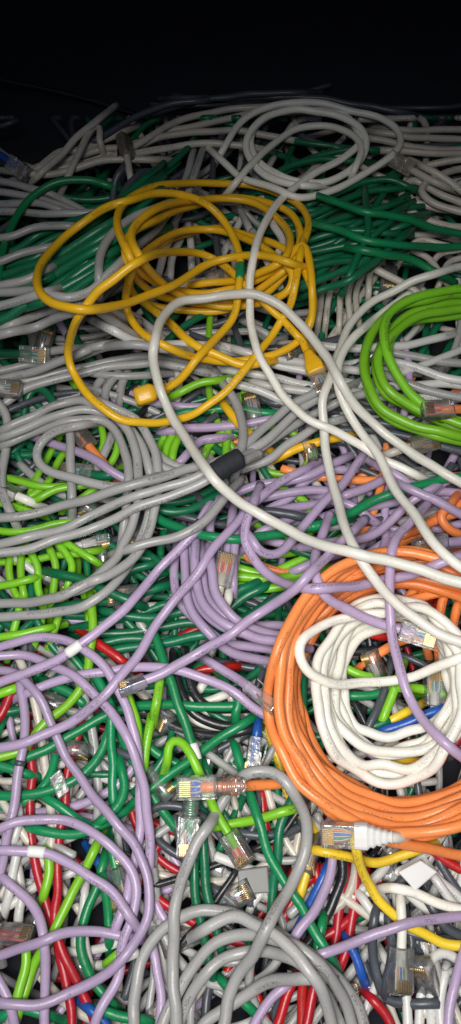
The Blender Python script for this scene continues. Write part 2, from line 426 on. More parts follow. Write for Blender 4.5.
def cable(color, pts, label, start=None, end=None, tags=(), group=None, r=None, dive=(None, None), mat=None, mass=False, dip=None, lift=0.0):
    """start / end: dict(wires=, boot=, flip=, roll=, mat=) puts a plug there; tags: (x, y, length mm, material, part name)"""
    if isinstance(pts, str): pts = [tuple(map(float, p.split(','))) for p in pts.split()]
    if r is None: r = radius_at(float(np.mean([min(max(p[1], 0), H) for p in pts])))
    ln = lambda e: 0 if e is None else {None: 22, 'plain': 16}.get(e.get('boot'), 31)
    core, cq, P, seats = lay(pts, r, dive, (ln(start), ln(end)), dip, lift)
    keep = list(range(0, len(core), 1 if len(core) < 40 else 2))
    if keep[-1] != len(core) - 1: keep.append(len(core) - 1)
    C = core[keep]
    if mass: to_mass(C, r, color); return
    m = M[mat or color]
    if start is None and end is None and not tags:
        o = tube('network_cable', C, r, m); tag(o, label, 'cable', group); return o
    root = bpy.data.objects.new('network_cable', None); root.empty_display_size = .01; COL.objects.link(root)
    root.location = (0, 0, 0)
    tag(root, label, 'cable', group)
    base = Vector(C[len(C) // 2]); root.location = base
    kids = [tube('jacket', C - np.array(base), r, m, root)]
    for e, s in ((start, seats[0]), (end, seats[1])):
        if e is None: continue
        mt = basis(Vector(s[0]) - base, s[1], math.radians(e.get('roll', 0)))
        build_plug(root, mt, e.get('wires', 'mix'), e.get('mat', 'clear'), e.get('boot'), e.get('flip', False), e.get('size', 1.0), e.get('sleeve', False))
    for (x, y, ln_mm, tm, nm_) in tags:
        i = int(np.argmin((cq[:, 0] - x) ** 2 + (cq[:, 1] - y) ** 2)); s = np.linalg.norm(np.diff(P, axis=0), axis=1)
        a = b = i; acc = 0
        while acc < ln_mm * k and (a > 0 or b < len(P) - 1):
            if a > 0: a -= 1; acc += s[a]
            if b < len(P) - 1: acc += s[b]; b += 1
        tube(nm_, P[a:b + 1] - np.array(base), r + .0004, M[tm], root, 16)
    return root

# ------------------------------------------------------------------ the setting
def slab(name, x0, x1, y0, y1, z0, z1, mat):
    v, f = box_vf(x0, x1, y0, y1, z0, z1); o = link(name, v, f, mat, smooth=False); o['kind'] = 'structure'; return o
M['floor'] = plain_material('dark_board', (.016, .018, .026), .85, 0, .4, 40, .3)
M['backwall'] = plain_material('dark_panel', (.006, .009, .020), .8, 0, .3, 6, .1)
slab('ground', -.6, .6, -.35, .80, -.085, -.075, M['floor'])
slab('background', -.9, .9, .80, .82, -.085, .9, M['backwall'])

# ------------------------------------------------------------------ the tangle underneath, cable by cable
def under(zone, colors, n, ang=(0, 180), z=(-.050, -.022), length=(180, 420), curl=.012):
    x0, x1, y0, y1 = zone
    for i in range(int(n * 1.7)):
        c = colors[i % len(colors)]
        x, y = random.uniform(x0, x1), random.uniform(y0, y1); a = math.radians(random.uniform(*ang)); L = random.uniform(*length)
        kap = random.uniform(-curl, curl); pts = []
        nst = int(L / 14); zz = random.uniform(*z); hs = []; ph = random.uniform(0, 6.28); am = random.uniform(.001, .006)
        x -= math.cos(a) * L / 2; y -= math.sin(a) * L / 2
        for j in range(nst):
            if y < 120 and y1 > 130 and len(pts) > 4: break
            pts.append((x, max(y, 118) if y1 > 130 else y)); x += math.cos(a) * 14; y += math.sin(a) * 14
            kap += random.uniform(-.25, .25) * curl; kap = max(-curl * 1.6, min(curl * 1.6, kap)); a += kap * 14
            # turn back into the zone
            tx, ty = (x0 + x1) / 2 - x, (y0 + y1) / 2 - y
            if not (x0 - 60 < x < x1 + 60 and y0 - 40 < y < y1 + 40):
                w = math.atan2(ty, tx) - a; w = (w + math.pi) % (2 * math.pi) - math.pi; a += (.22 if y > y0 - 30 else .5) * w
        q = catmull(pts, 6.0); t = np.linspace(0, 1, len(q))
        h = zz + am * np.sin(ph + t * L / 30)
        P, _ = unproj(q[:, 0], np.maximum(q[:, 1], -150), h)
        to_mass(P, radius_at(float(np.mean(q[:, 1]))) * random.uniform(.78, 1.0), c)

under((-60, 230, 150, 230), ['slate', 'gray', 'slate', 'dark'], 12)
under((230, 520, 130, 200), ['dark', 'beige', 'slate'], 10)
under((-60, 120, 230, 310), ['dark', 'slate', 'dark'], 12, (120, 170))
under((110, 320, 220, 350), ['dark', 'gray', 'slate', 'pale', 'dark'], 16)
under((300, 520, 200, 330), ['dark', 'beige', 'dark', 'pale', 'beige'], 18)
under((-60, 160, 330, 420), ['gray', 'slate', 'gray', 'dark'], 14, (150, 200))
under((200, 520, 340, 450), ['pale', 'gray', 'slate', 'pale', 'dark'], 20, (-15, 30))
under((-60, 140, 430, 640), ['dark', 'slate', 'dark', 'dark', 'slate', 'dark', 'black'], 30)
under((130, 240, 420, 540), ['dark', 'slate', 'lime', 'slate', 'lilac', 'black'], 14)
under((90, 240, 540, 650), ['dark', 'green', 'dark', 'slate'], 20, (150, 200))
under((220, 520, 450, 600), ['lilac', 'slate', 'slate', 'lilac', 'orange', 'dark'], 26)
under((-60, 230, 640, 820), ['green', 'gray', 'gray', 'dark', 'gray', 'red', 'beige', 'slate', 'green', 'lilac'], 34)
under((-60, 230, 800, 1090), ['gray', 'gray', 'red', 'slate', 'beige', 'gray', 'lilac', 'pale'], 34, (50, 130))
under((200, 330, 640, 860), ['dark', 'slate', 'beige', 'gray', 'dark', 'gray'], 20)
under((300, 520, 600, 800), ['black', 'dark', 'slate', 'gray', 'black', 'slate', 'red'], 20)
under((210, 380, 840, 1090), ['slate', 'gray', 'dark', 'gray', 'red', 'slate', 'beige'], 24, (40, 140))
under((340, 530, 850, 1090), ['pale', 'gray', 'slate', 'pale', 'gray', 'slate', 'beige'], 30, (60, 130))
under((80, 400, 100, 122), ['slate', 'slate', 'black'], 2, (-10, 14), z=(-.075, -.062), curl=.002)

# ------------------------------------------------------------------ far edge, top of the photo
FAR = 'beige cables along the far edge'
for i, p in enumerate(['20,180 50,169 85,163 112,152 150,139 190,127 235,116 300,112', '22,176 45,165 70,158 100,150 130,148 160,138 195,131 232,131 290,140',
          '110,158 140,153 165,150 195,143 225,143 260,150', '120,152 145,140 165,128 195,116 235,109 300,104 360,112', '40,168 62,152 80,150 104,140 120,132',
          '15,172 50,175 80,168 115,158 150,160']):
    cable('beige', p, 'beige strand running left to right along the dim far edge of the heap', group=FAR)
for p in ['180,100 230,99 290,96 350,104 400,112', '150,112 190,104 240,95 300,92', '95,140 130,120 160,108 200,100']:
    cable('slate', p, 'dark grey strand at the back, behind the beige far edge', group='dark strands behind the far edge', mass=True)
cable('beige', '68,176 76,160 85,143 95,126 100,126 99,140', 'beige cable bent up into a short hairpin at the far left')
cable('beige', '42,172 60,155 74,140 86,130 100,120', 'beige cable leaning up beside the hairpin at the far left', dive=(True, True))
cable('beige', '131,176 129,165 128,158', 'brownish beige cable ending in an upright yellowed plug at the far left', end=dict(wires='mix', mat='smoky', roll=60))
cable('blue', '-30,142 0,154 10,161', 'blue cable with its plug poking in at the upper left edge', end=dict(wires='blue', roll=20))
for p in ['-30,176 0,181 30,188 60,200 85,212', '-30,190 0,192 28,195 60,206 90,222', '-30,204 5,204 35,201 60,210', '-30,212 10,212 60,213 95,214', '105,235 112,205 116,180 124,168', '118,210 128,185 145,172 160,176 173,190', '110,230 122,200 138,184 155,184 168,196']:
    cable('slate' if p.startswith('1') else 'gray', p, ('dark grey arc rising behind the big yellow loop' if p.startswith('1') else 'dim grey strand at the upper left edge under the blue cable'), group='dim grey strands at upper left')
for p, in_ in [('392,128 425,130 500,131', 0), ('380,133 420,138 500,143', 0), ('370,140 410,146 440,149 500,150', 0), ('385,150 420,153 460,154 500,153', 0)]:
    cable('beige', p, 'beige strand running out to the right from behind the white coil', group='beige strands at far right')
for p in ['500,160 455,160 430,163 412,171 404,186 412,200 435,208 500,213', '500,228 450,225 420,218 405,206 403,190 412,180 440,195 500,213', '500,170 460,170 435,178 420,190 430,200 500,222', '425,168 445,180 470,196 500,204']:
    cable('beige', p, 'beige cable folded back in the small hank at the right edge', group='beige hank at right edge')
cable('beige', '440,184 425,177 412,170', 'beige cable of the right-edge hank with a yellowed plug', end=dict(wires='mix', mat='smoky', roll=150))

B = 'short beige strands under the green bundle'
for p in ['318,318 321,295 328,272 340,262', '328,318 330,292 337,275 350,262', '339,322 340,295 345,278', '350,318 348,292 353,275 362,262', '360,318 356,292 362,275 372,262', '375,240 395,225 415,222', '385,252 400,236 430,235', '400,262 420,240 450,245', '425,275 438,255 461,250', '440,280 447,262 470,258', '410,250 430,262 440,275', '370,290 372,270 380,262']:
    cable('beige', p, 'short beige strand showing through below the green bundle', mass=True, r=.0024)
cable('beige', '350,256 364,263 385,275 408,286 430,300', 'beige cable slanting down right to the top of the lime coil', r=.0028)

# green bundle, upper right
jj = lambda a: random.uniform(-a, a)
for i in range(13):
    o_ = i * 5.4; e = jj(7)
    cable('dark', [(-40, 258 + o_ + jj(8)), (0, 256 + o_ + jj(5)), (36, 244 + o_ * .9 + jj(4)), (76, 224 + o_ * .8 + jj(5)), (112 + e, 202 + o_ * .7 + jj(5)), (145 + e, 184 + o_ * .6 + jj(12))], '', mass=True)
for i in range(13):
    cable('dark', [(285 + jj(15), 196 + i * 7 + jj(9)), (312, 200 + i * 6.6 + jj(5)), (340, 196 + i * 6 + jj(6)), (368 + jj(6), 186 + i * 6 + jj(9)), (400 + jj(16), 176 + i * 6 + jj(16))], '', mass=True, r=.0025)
G = 'green cables bundled at upper right'
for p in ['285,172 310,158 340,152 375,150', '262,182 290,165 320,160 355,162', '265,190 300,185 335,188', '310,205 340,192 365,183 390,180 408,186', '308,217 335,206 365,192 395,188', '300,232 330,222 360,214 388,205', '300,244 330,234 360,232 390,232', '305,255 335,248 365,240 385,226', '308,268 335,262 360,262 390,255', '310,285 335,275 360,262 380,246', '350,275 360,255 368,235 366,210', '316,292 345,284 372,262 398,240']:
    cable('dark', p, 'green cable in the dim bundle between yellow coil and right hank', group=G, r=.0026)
cable('green', '330,200 363,210 400,218 430,228 500,240', 'green cable running right out of the green bundle, the upper of two', r=.0028)
cable('green', '320,226 346,233 370,240 410,246 500,248', 'green cable running right out of the green bundle, the lower of two', r=.0028)
cable('green', '360,252 385,254 410,258 436,272', 'short green cable end pointing at the lime coil')

# green bundle, upper left
G = 'green cables bundled at upper left'
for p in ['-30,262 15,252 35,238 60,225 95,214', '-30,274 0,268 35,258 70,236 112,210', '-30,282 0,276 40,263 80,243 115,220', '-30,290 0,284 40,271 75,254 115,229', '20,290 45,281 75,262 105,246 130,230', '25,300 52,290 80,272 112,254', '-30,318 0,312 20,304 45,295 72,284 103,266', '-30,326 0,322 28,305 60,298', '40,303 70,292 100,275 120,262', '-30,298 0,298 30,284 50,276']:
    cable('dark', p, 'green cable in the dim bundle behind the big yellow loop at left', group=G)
cable('green', '-2,275 4,250 15,220 36,193 60,181 86,180 108,187', 'dim green cable arching high over the green bundle at upper left')

# grey strands crossing the upper left
cable('gray', '-30,288 0,286 20,281 42,272', 'short grey strand lying on the green bundle, upper of two at left edge')
cable('gray', '-30,295 0,293 30,291 52,296 68,299 85,293 115,268 140,245 162,222 180,195 190,160', 'grey cable running from the left edge up to the far edge, left of a pair')
for p in ['-30,310 0,306 25,298 45,294', '-30,268 0,262 25,252 50,246', '-30,240 10,236 40,228 70,226']:
    cable('gray', p, '', mass=True)
cable('gray', '90,312 103,297 120,279 142,256 166,232 184,206 197,165', 'grey cable slanting up to the far edge, right one of a pair')
cable('gray', '100,276 100,255 108,238 124,222 152,210', 'grey cable in a short arc inside the big yellow loop')
for p in ['-30,337 0,328 30,317 57,308 85,305 120,316', '-30,344 0,335 35,326 70,313 100,311 122,326 150,345 190,357 235,366', '95,308 125,330 160,345 210,352 250,352']:
    cable('gray', p, 'grey strand passing under the lower bend of the big yellow loop', group='grey strands under yellow loop')
for p in ['160,268 165,250 170,235', '172,272 174,252 180,240', '192,262 191,245 190,232', '248,230 258,248 252,268', '276,225 284,242 272,262', '262,250 270,268', '110,330 140,342 200,345']:
    cable('pale', p, 'pale grey strand glimpsed inside the yellow coil', group='pale strands inside yellow coil', mass=True)
cable('beige', '176,288 190,283 205,280', 'beige cable with plug lying under the middle of the yellow coil', end=dict(wires='mix', mat='smoky'))

# strands across the middle left
L_ = 'grey strands crossing at middle left'
for p in ['-30,376 0,372 30,365 70,358 120,345 170,350', '-30,398 0,389 15,384 40,378 70,370 92,364 118,360 150,358 200,366', '-30,418 0,404 15,395 36,386 70,377 115,366 150,362 200,372', '-30,360 20,355 60,350 100,345', '-30,388 10,378 45,366 85,352']:
    cable('gray', p, 'grey strand crossing under the yellow loop at middle left', group=L_)
cable('dark', '-20,352 5,353 20,353', 'dark green cable with a big clear plug at the dim left edge', end=dict(wires='green', roll=10))
cable('pale', '-25,388 -8,389', 'pale cable whose shiny plug shows at the left edge', end=dict(wires='mix', roll=-15))
for p in ['98,412 96,398 97,385 104,378', '107,412 106,398 108,385 116,376', '116,415 119,400 121,385 126,377']:
    cable('gray', p, 'short upright grey strand left of the yellow boot', group='upright grey strands by the yellow boot')
H_ = 'pale strands right of centre'
for p in ['225,345 270,362 320,376 370,386 420,384 500,388', '235,372 280,378 330,390 390,397 500,398', '240,352 290,360 350,370 400,372', '390,352 410,357 440,361 500,364', '385,362 410,366 440,376 500,386', '300,345 340,348 400,345 440,338', '390,378 430,390 500,404', '260,385 310,392 350,392', '225,380 260,392 300,410']:
    cable('pale' if p[-1] != '4' else 'gray', p, 'pale strand running flat behind the lime coil and white cables', group=H_)
for p in ['340,408 380,412 420,428 500,440', '335,428 380,432 420,440 500,452', '360,420 400,425 440,445 500,465', '330,440 370,448 400,470']:
    cable('slate', p, 'dark slate strand in the shadow below the lime coil', group='slate strands below lime coil', mass=True)
cable('beige', '392,452 402,448 410,446', 'grey-beige cable with plug lying below the lime coil', end=dict(wires='mix', mat='smoky', roll=30))
cable('beige', '398,476 412,476', 'grey cable with its plug lying sideways under the two white cables at right', end=dict(wires='mix', roll=-25))

# lime and green under the grey hank
cable('pale', '72,548 82,545', 'pale cable with an orange-wired plug on the lime strands at left', end=dict(wires='orange', roll=75, size=.85))
X = 'lime cables under the grey hank'
for p in ['-30,470 5,477 25,481', '28,505 35,484 47,455 58,438', '25,500 48,482 62,458 75,440', '-20,500 10,506 30,512', '8,478 35,485 60,488 82,485', '40,498 60,487 90,484', '80,500 95,490 110,478', '-20,530 20,532 50,525 75,520', '10,542 45,532 70,525', '-20,560 20,563 55,556 90,552', '12,556 10,572 14,592 20,602', '20,556 19,572 24,595', '31,552 38,568 37,585 42,600', '48,548 55,565 54,588 52,600', '58,545 66,555 72,566 68,585', '68,543 80,552 92,560', '-20,588 10,585 30,580', '20,604 18,620 12,640', '45,608 42,625 36,640', '60,600 58,620 52,640', '84,595 90,620 88,650', '95,585 92,600 90,625', '-20,640 20,634 45,628', '96,460 104,445 102,430', '106,468 116,452 118,440', '50,430 60,424 66,420']:
    cable('lime', p, 'short lime strand showing between the grey cables of the left hank', group=X, r=.0025, mass=(len(p) % 2 == 0))
for p in ['155,458 158,445 166,435', '164,458 167,444 174,435', '173,460 176,446 180,438', '205,455 208,445 216,438', '180,392 200,382 215,380']:
    cable('lime', p, 'short lime strand in the gap between yellow loop and dark wrap', mass=True, r=.0028)
for p in ['228,565 265,572 298,562 328,546', '226,576 262,580 300,574 330,560', '226,586 265,588 305,580 325,572', '228,556 250,556 285,552']:
    cable('lime', p, 'lime strand lying flat under the lilac hook at centre', group='lime strands at centre')
Gc = 'dark green strands at centre left'
for p in ['95,625 140,612 175,603 215,598', '95,634 145,630 190,624 215,626', '110,612 150,618 190,612', '70,605 110,600 160,588', '80,650 120,640 180,640', '110,590 130,572 150,565', '60,575 95,585 130,600', '228,610 245,595 262,588', '226,625 255,612 275,598', '100,655 150,645 205,634', '230,600 240,588 250,585']:
    cable('dark', p, 'green strand lying flat under the lilac diagonals at centre left', group=Gc, mass=True)
cable('white', '25,500 18,496', 'white-plugged cable shining out on the lime strands at left', end=dict(wires='mix', roll=70))
cable('gray', '110,440 100,462', 'grey cable end with a clear plug beside the lilac strand at left', start=None, end=None)
cable('orange', '105,465 96,454 90,447', 'orange and white cable end poking up between grey cables at left', end=dict(wires='orange', roll=60))
cable('dark', '112,474 100,476 92,474', 'dark green cable with a clear plug lying under the grey loop at left', end=dict(wires='green', roll=20))
cable('lilac', '48,440 60,445 78,451 96,463 118,476 140,486', 'lilac cable slanting under the grey loop at left')
cable('green', '142,430 150,428 165,420 190,412 225,408 275,413', 'green cable under the white arc, level with the yellow loop')
cable('lilac', '172,430 190,428 230,426 275,421', 'lilac cable lying level under the white arc beside the yellow loop')
cable('lilac', '178,462 190,450 204,440 220,438', 'short lilac cable rising to the dark wrap from the left')
cable('yellow', '228,410 236,420 248,432 260,442', 'short yellow strand right of the white arc, above the dark wrap')
cable('yellow', '285,455 300,448 325,441 340,438', 'short yellow strand under the fanned grey cables right of the wrap')

# lilac mass, right of centre
Lm = 'lilac cables massed right of centre'
for p in ['205,560 230,528 252,505 282,480 320,470', '226,545 258,517 290,496 318,474 345,470', '226,497 260,484 300,478 340,462', '250,500 290,492 330,492', '270,510 305,506 335,500', '275,520 310,520 340,512', '225,575 228,545 232,520', '232,585 234,560 236,540', '280,545 300,548 330,548 350,545', '345,515 375,505 400,500', '330,500 350,505 370,518', '356,560 362,545 375,530', '370,575 380,555 385,540', '400,480 425,488 450,498 500,505', '420,490 445,492 500,497', '345,495 365,490 385,480', '385,470 400,478 415,490', '300,570 320,560 340,555', '250,545 265,530 285,520', '190,560 195,530 205,510', '210,545 212,520 222,505']:
    cable('lilac', p, 'lilac strand in the mass under the white diagonal right of centre', group=Lm, mass=(len(p) % 5 < 2))
cable('beige', '219,595 220,588', 'brown cable end with a red-wired clear plug beside the lilac fan', end=dict(wires='red', roll=10))
cable('white', '228,600 224,612 228,622', 'short white strand under the red-wired plug among the lilac fan')
Lb = 'lilac cables curving below the clear plug'
for p in ['176,553 173,575 180,600 196,620 216,637 240,645 280,652', '190,548 190,580 200,606 220,626 245,634 290,640', '203,560 205,590 218,611 240,623 290,628', '210,565 215,595 230,614 255,630 290,638', '184,548 186,590 205,630 230,652 255,660 290,662', '196,552 197,585 210,612 232,628 262,640 290,645']:
    cable('lilac', p, 'lilac cable of the fan curving from centre down to the orange coil', group=Lb)
cable('slate', '300,518 280,512 262,510 250,516', 'dark slate cable bend in the hole among the lilac strands')
for p in ['415,515 435,530 470,520', '435,490 445,480 500,472']:
    cable('lilac', p, 'lilac strand near the right edge beside the orange coil top', group='lilac strands at right')

# lower heap: reds, limes, greens
def reds(pts, label): return cable('red', pts, label)
reds('30,735 31,768 30,800 33,850 40,880 50,920 60,950 68,990 74,1050', 'red cable running down the lower left, the left one of two that cross')
reds('84,720 75,745 68,768 65,800 60,840 57,880 55,920 62,950 76,980 90,1010 100,1050', 'red cable running down the lower left, crossing over its neighbour')
reds('96,640 108,650 122,660', 'short red strand just right of the white paper label')
reds('195,672 210,668 228,666', 'short red strand above the black arcs at centre')
reds('-20,730 0,718 8,700 12,690', 'short red strand at the left edge under the lilac loops')
reds('262,790 262,812 268,838 275,860', 'red cable running down past the orange plug cable')
reds('332,862 308,880 292,903 280,930', 'red cable crossing under the grey hook towards the grey coil')
reds('346,872 341,900 335,940 322,970', 'red cable upright beside the yellow one, the left of two')
reds('358,870 354,905 347,945 340,965', 'red cable upright beside the yellow one, the right of two')
reds('306,822 312,850 318,885', 'red cable dropping behind the white boot')
reds('430,850 448,864 500,890', 'red cable at the right edge under the orange coil')
reds('296,975 286,1000 270,1050', 'red cable in the fan inside the grey coil, leftmost')
reds('304,972 302,1000 298,1050', 'red cable in the fan inside the grey coil, in its middle')
reds('318,978 310,1005 300,1060', 'red cable in the fan inside the grey coil, crossing to the left')
reds('326,985 332,1010 340,1060', 'red cable in the fan inside the grey coil, rightmost')
reds('372,1000 385,1015 400,1050', 'red cable emerging right of the grey coil at the bottom')
reds('340,620 330,640 322,655', 'red strand glimpsed at the left of the white coil')
reds('415,742 424,744 432,738', 'red strand glimpsed low inside the white coil')
cable('lemon', '262,715 270,735 277,758 286,785 296,806 312,826', 'yellow cable running down just left of the orange coil')
cable('lemon', '308,866 304,880 300,892', 'short yellow strand between the red cables under the grey hook')
cable('lemon', '392,720 405,712 412,708', 'short yellow strand inside the white coil near the blue cable')
cable('lemon', '386,756 398,760 412,760', 'short yellow strand low inside the white coil')
cable('blue', '326,872 312,902 296,935', 'blue cable under the lilac one left of the upright red cables')
cable('blue', '350,945 354,953 358,963 361,972', 'blue cable dipping behind the grey coil at the bottom')
cable('blue', '98,860 110,880 112,905', 'short blue strand deep beside the green loop at lower left')
cable('blue', '90,1010 105,1022 115,1050', 'blue strand at the very bottom left beside a red one')
Wd = 'pale strands deep at bottom right'
for p in ['395,880 398,905 396,940', '388,960 404,985 406,1040', '420,920 424,955 418,1040', '432,1040 430,990 428,965 440,952 458,958 470,975', '444,1040 440,1000 445,975', '405,890 425,910 450,930', '370,885 385,900 392,925', '362,900 372,915 385,920', '425,862 440,880 470,905', '435,880 450,900 475,925', '16,860 22,895 20,920', '5,905 12,880 18,850', '85,890 82,925 90,960', '225,800 222,812', '14,840 18,822 17,810']:
    cable('pale', p, 'pale grey strand deep in the tangle of the lower heap', group=Wd, mass=True)
for p in ['375,915 372,945 380,985', '388,920 392,950 386,985', '405,915 412,950 405,985', '215,890 235,905 245,925', '245,880 252,905', '430,905 445,925 470,938']:
    cable('slate', p, 'dark slate strand deep in the lower right tangle', group='slate strands deep at lower right', mass=True)
for p in ['200,690 206,680 222,685 232,700', '195,715 215,712 235,712', '182,712 200,722 222,728', '190,700 205,702 225,695']:
    cable('white', p, 'short white strand lying under the black arcs at centre', group='white strands under black arcs', mass=True)
for p in ['176,668 181,690 192,712 215,724 245,726', '152,712 172,725 195,733 222,735 250,730', '186,664 192,690 208,706 240,708']:
    cable('black', p, 'black cable curving in an arc below the red strand at centre', group='black arcs at centre')
cable('black', '148,887 170,880 190,873 235,861', 'thin black cable lying level behind the grey hook', r=.0019)
cable('black', '238,870 225,888 205,918 178,948', 'thin black cable slanting down behind the grey hook', r=.0019)
cable('black', '254,850 270,842 285,830 302,806', 'thin black cable over the bright green one beside the orange-brown plug', r=.0018)
cable('black', '341,846 341,875 332,905 318,930 305,950', 'black cable running down beside the lilac one under the white boot')
# greens of the lower heap
gr = [('-25,790 0,795 30,796 55,789 78,778 97,758 108,732 110,712 104,690', 'green cable bending up round the lilac loops at lower left'),
      ('20,762 45,750 70,735 92,722 118,710 150,706 190,706 245,705', 'green cable lying level below the clear lilac plug, left of the orange coil'),
      ('-25,762 10,768 25,772', 'short green strand at the left edge below the lilac loops'),
      ('50,800 62,806 78,818 95,828 120,815', 'green cable dipping under the lilac ring at lower left'),
      ('36,830 55,834 85,833 100,825', 'green cable lying level inside the lilac ring'),
      ('104,862 94,890 84,920 82,950 92,978 110,1000', 'green cable in a long bow inside the lilac ring'),
      ('103,880 108,905 110,935', 'short green strand right of the long green bow'),
      ('55,685 70,692 82,702', 'short green strand under the lime cable at left'),
      ('112,712 110,742 113,775 114,805', 'green cable running down between lilac strands left of centre'),
      ('120,765 124,790 118,808 104,820', 'green cable curling behind the two lilac strands'),
      ('136,714 143,738 157,755 182,767', 'green cable in a short bend left of the lime hook'),
      ('97,680 105,692 110,706', 'short green strand left of the clear lilac plug'),
      ('150,800 175,786 192,772', 'green cable just left of the clear orange plug'),
      ('245,722 226,734 204,751 178,768 152,787 138,800', 'green cable slanting across to the clear orange plug'),
      ('205,765 212,780 218,798', 'green strand beside the lime hook, running under the orange plug'),
      ('196,845 195,880 198,915 206,945 212,970', 'dark green cable running down beside the grey hook, left of two'),
      ('204,835 205,875 210,910 220,945', 'dark green cable running down beside the grey hook, right of two'),
      ('294,798 280,828 275,868 272,910', 'dark green cable dropping behind the grey hook'),
      ('230,690 240,700 236,712', 'short green strand left of the clear lilac plug by the coil'),
      ('322,925 318,945 314,965', 'green strand under the lilac one near the grey coil'),
      ('0,1015 20,1008 45,1014', 'green strand at the very bottom left'),
      ('106,1010 120,1015 140,1020', 'green strand at the very bottom beside the blue one'),
      ('225,985 240,1000 250,1010', 'green strand inside the grey coil'),
      ('352,697 370,696 388,692', 'green cable end inside the white coil at its left')]
for p, l in gr: cable('green' if 'dark' not in l else 'dark', p, l)
for p, l in [('94,850 80,880 62,914 50,938 36,960 26,988 20,1010', 'lime cable slanting down through the lilac ring'), ('48,855 50,870 46,890', 'short lime strand between the red cables inside the lilac ring'),
             ('26,950 24,975 18,1000', 'short lime strand beside the slanting lime cable'), ('92,610 92,630 90,645 88,668 80,690 68,706 50,720 20,750 -20,760', 'lime cable curving down under the white paper label'),
             ('-25,702 0,695 14,690', 'lime cable end at the left edge above the lilac loop'), ('150,725 148,742 144,765', 'short lime strand left of the lime hook'), ('160,675 158,690 155,705', 'short lime strand right of the clear lilac plug'),
             ('345,668 362,677 385,678 402,686', 'lime cable lying level inside the white coil'), ('398,680 392,695 384,718', 'lime cable upright inside the white coil'), ('400,688 425,690 445,694 475,702', 'lime cable in the right of the white coil, beside the clear plug'),
             ('214,826 235,823 252,820 288,812', 'lime cable lying level under the grey hook'), ('128,700 135,720 138,738', 'short lime strand between two lilac strands'), ('112,960 122,950', 'short lime strand under the crossing of lilac ring strands')]:
    cable('lime', p, l)
cable('lilac', '155,900 160,912 172,930', 'short lilac strand left of the grey coil')
cable('lilac', '154,950 160,985 157,1050', 'lilac cable running down behind the grey hook at the bottom')
cable('lilac', '285,985 268,1000 252,1030 240,1060', 'lilac cable inside the grey coil beside the red fan')
cable('lilac', '366,748 380,760 395,772', 'lilac strand low inside the white coil')

for p in ['360,590 380,566 410,556 480,552', '380,600 405,575 440,566 500,566', '400,618 412,590 440,580 500,580', '425,640 420,610 428,585 440,570', '440,650 438,620 446,590 470,575', '455,660 452,630 460,600 480,590', '410,600 440,594 500,596', '395,560 400,545 420,535', '405,535 430,520 470,500', '420,528 445,516 480,512', '450,505 440,515 450,530 480,540']:
    cable('orange', p, '', mass=True)
cable('red', '-30,930 -10,932 0,934', 'red cable with a clear plug at the lower left edge', end=dict(wires='red', roll=-60, size=.85))
cable('green', '112,850 116,868', 'green cable end with a clear plug inside the lilac ring', end=dict(wires='green', roll=30))

# plugs that show as glints between the cables
for x0, x1, y0, y1, n in [(0, 230, 660, 1010, 15), (200, 330, 650, 900, 8), (330, 461, 860, 1010, 8), (10, 230, 350, 640, 9), (240, 461, 340, 540, 9), (20, 440, 200, 330, 8), (345, 440, 630, 750, 2)]:
    for i in range(n):
        mass_plug(random.uniform(x0, x1), random.uniform(y0, y1), random.uniform(-.030, -.020), random.uniform(0, 6.28), random.uniform(-.004, .004))

# loose plastic pieces lying in the heap
def piece(name, label, cat, quad, h, th, mat):
    P, _ = unproj([q[0] for q in quad], [q[1] for q in quad], np.full(4, h))
    v = [tuple(p - np.array([0, 0, th])) for p in P] + [tuple(p) for p in P]
    f = [(3, 2, 1, 0), (4, 5, 6, 7)] + [(i, (i + 1) % 4, 4 + (i + 1) % 4, 4 + i) for i in range(4)]
    n = (P[1] - P[0]); m_ = (P[2] - P[0]); 
    if np.cross(n, m_)[2] < 0: f = [tuple(reversed(q)) for q in f]
    o = link(name, v, f, mat, smooth=False); bevelled(o, .0009, 3); tag(o, label, cat)
    cq = np.mean(quad, 0)
    return o
piece('plastic_tag', 'white square plastic tag below the orange coil at right', 'tag', [(398, 872), (421, 860), (438, 872), (416, 891)], -.006, .003, M['whiteplastic'])
piece('plastic_cover', 'grey flat plastic cover below the orange-brown plug', 'cover', [(237, 870), (268, 866), (270, 893), (239, 895)], -.018, .006, M['greyplastic'])
piece('plastic_tag', 'crumpled clear white plastic scrap under the lilac strand at lower left', 'tag', [(48, 778), (60, 768), (70, 790), (58, 800)], -.014, .002, M['clear'])

# bright green labelled cable and the long green one
cable('green', '156,636 165,663 174,692 184,722 192,747 198,768', 'bright green cable with a white paper label, running down above the orange plug', tags=[(194, 752, 8, 'tag', 'cable_label')])
cable('green', '236,752 250,795 265,842 283,878 303,912 326,952', 'bright green cable running under the grey hook from the orange tail')
cable('green', '142,506 165,522 195,533 230,538 275,536 312,526 345,515 385,497 420,485 500,468', 'green cable crossing the lilac mass from the dark wrap to the right edge', tags=[(316, 524, 5, 'green', 'cable_sleeve')])

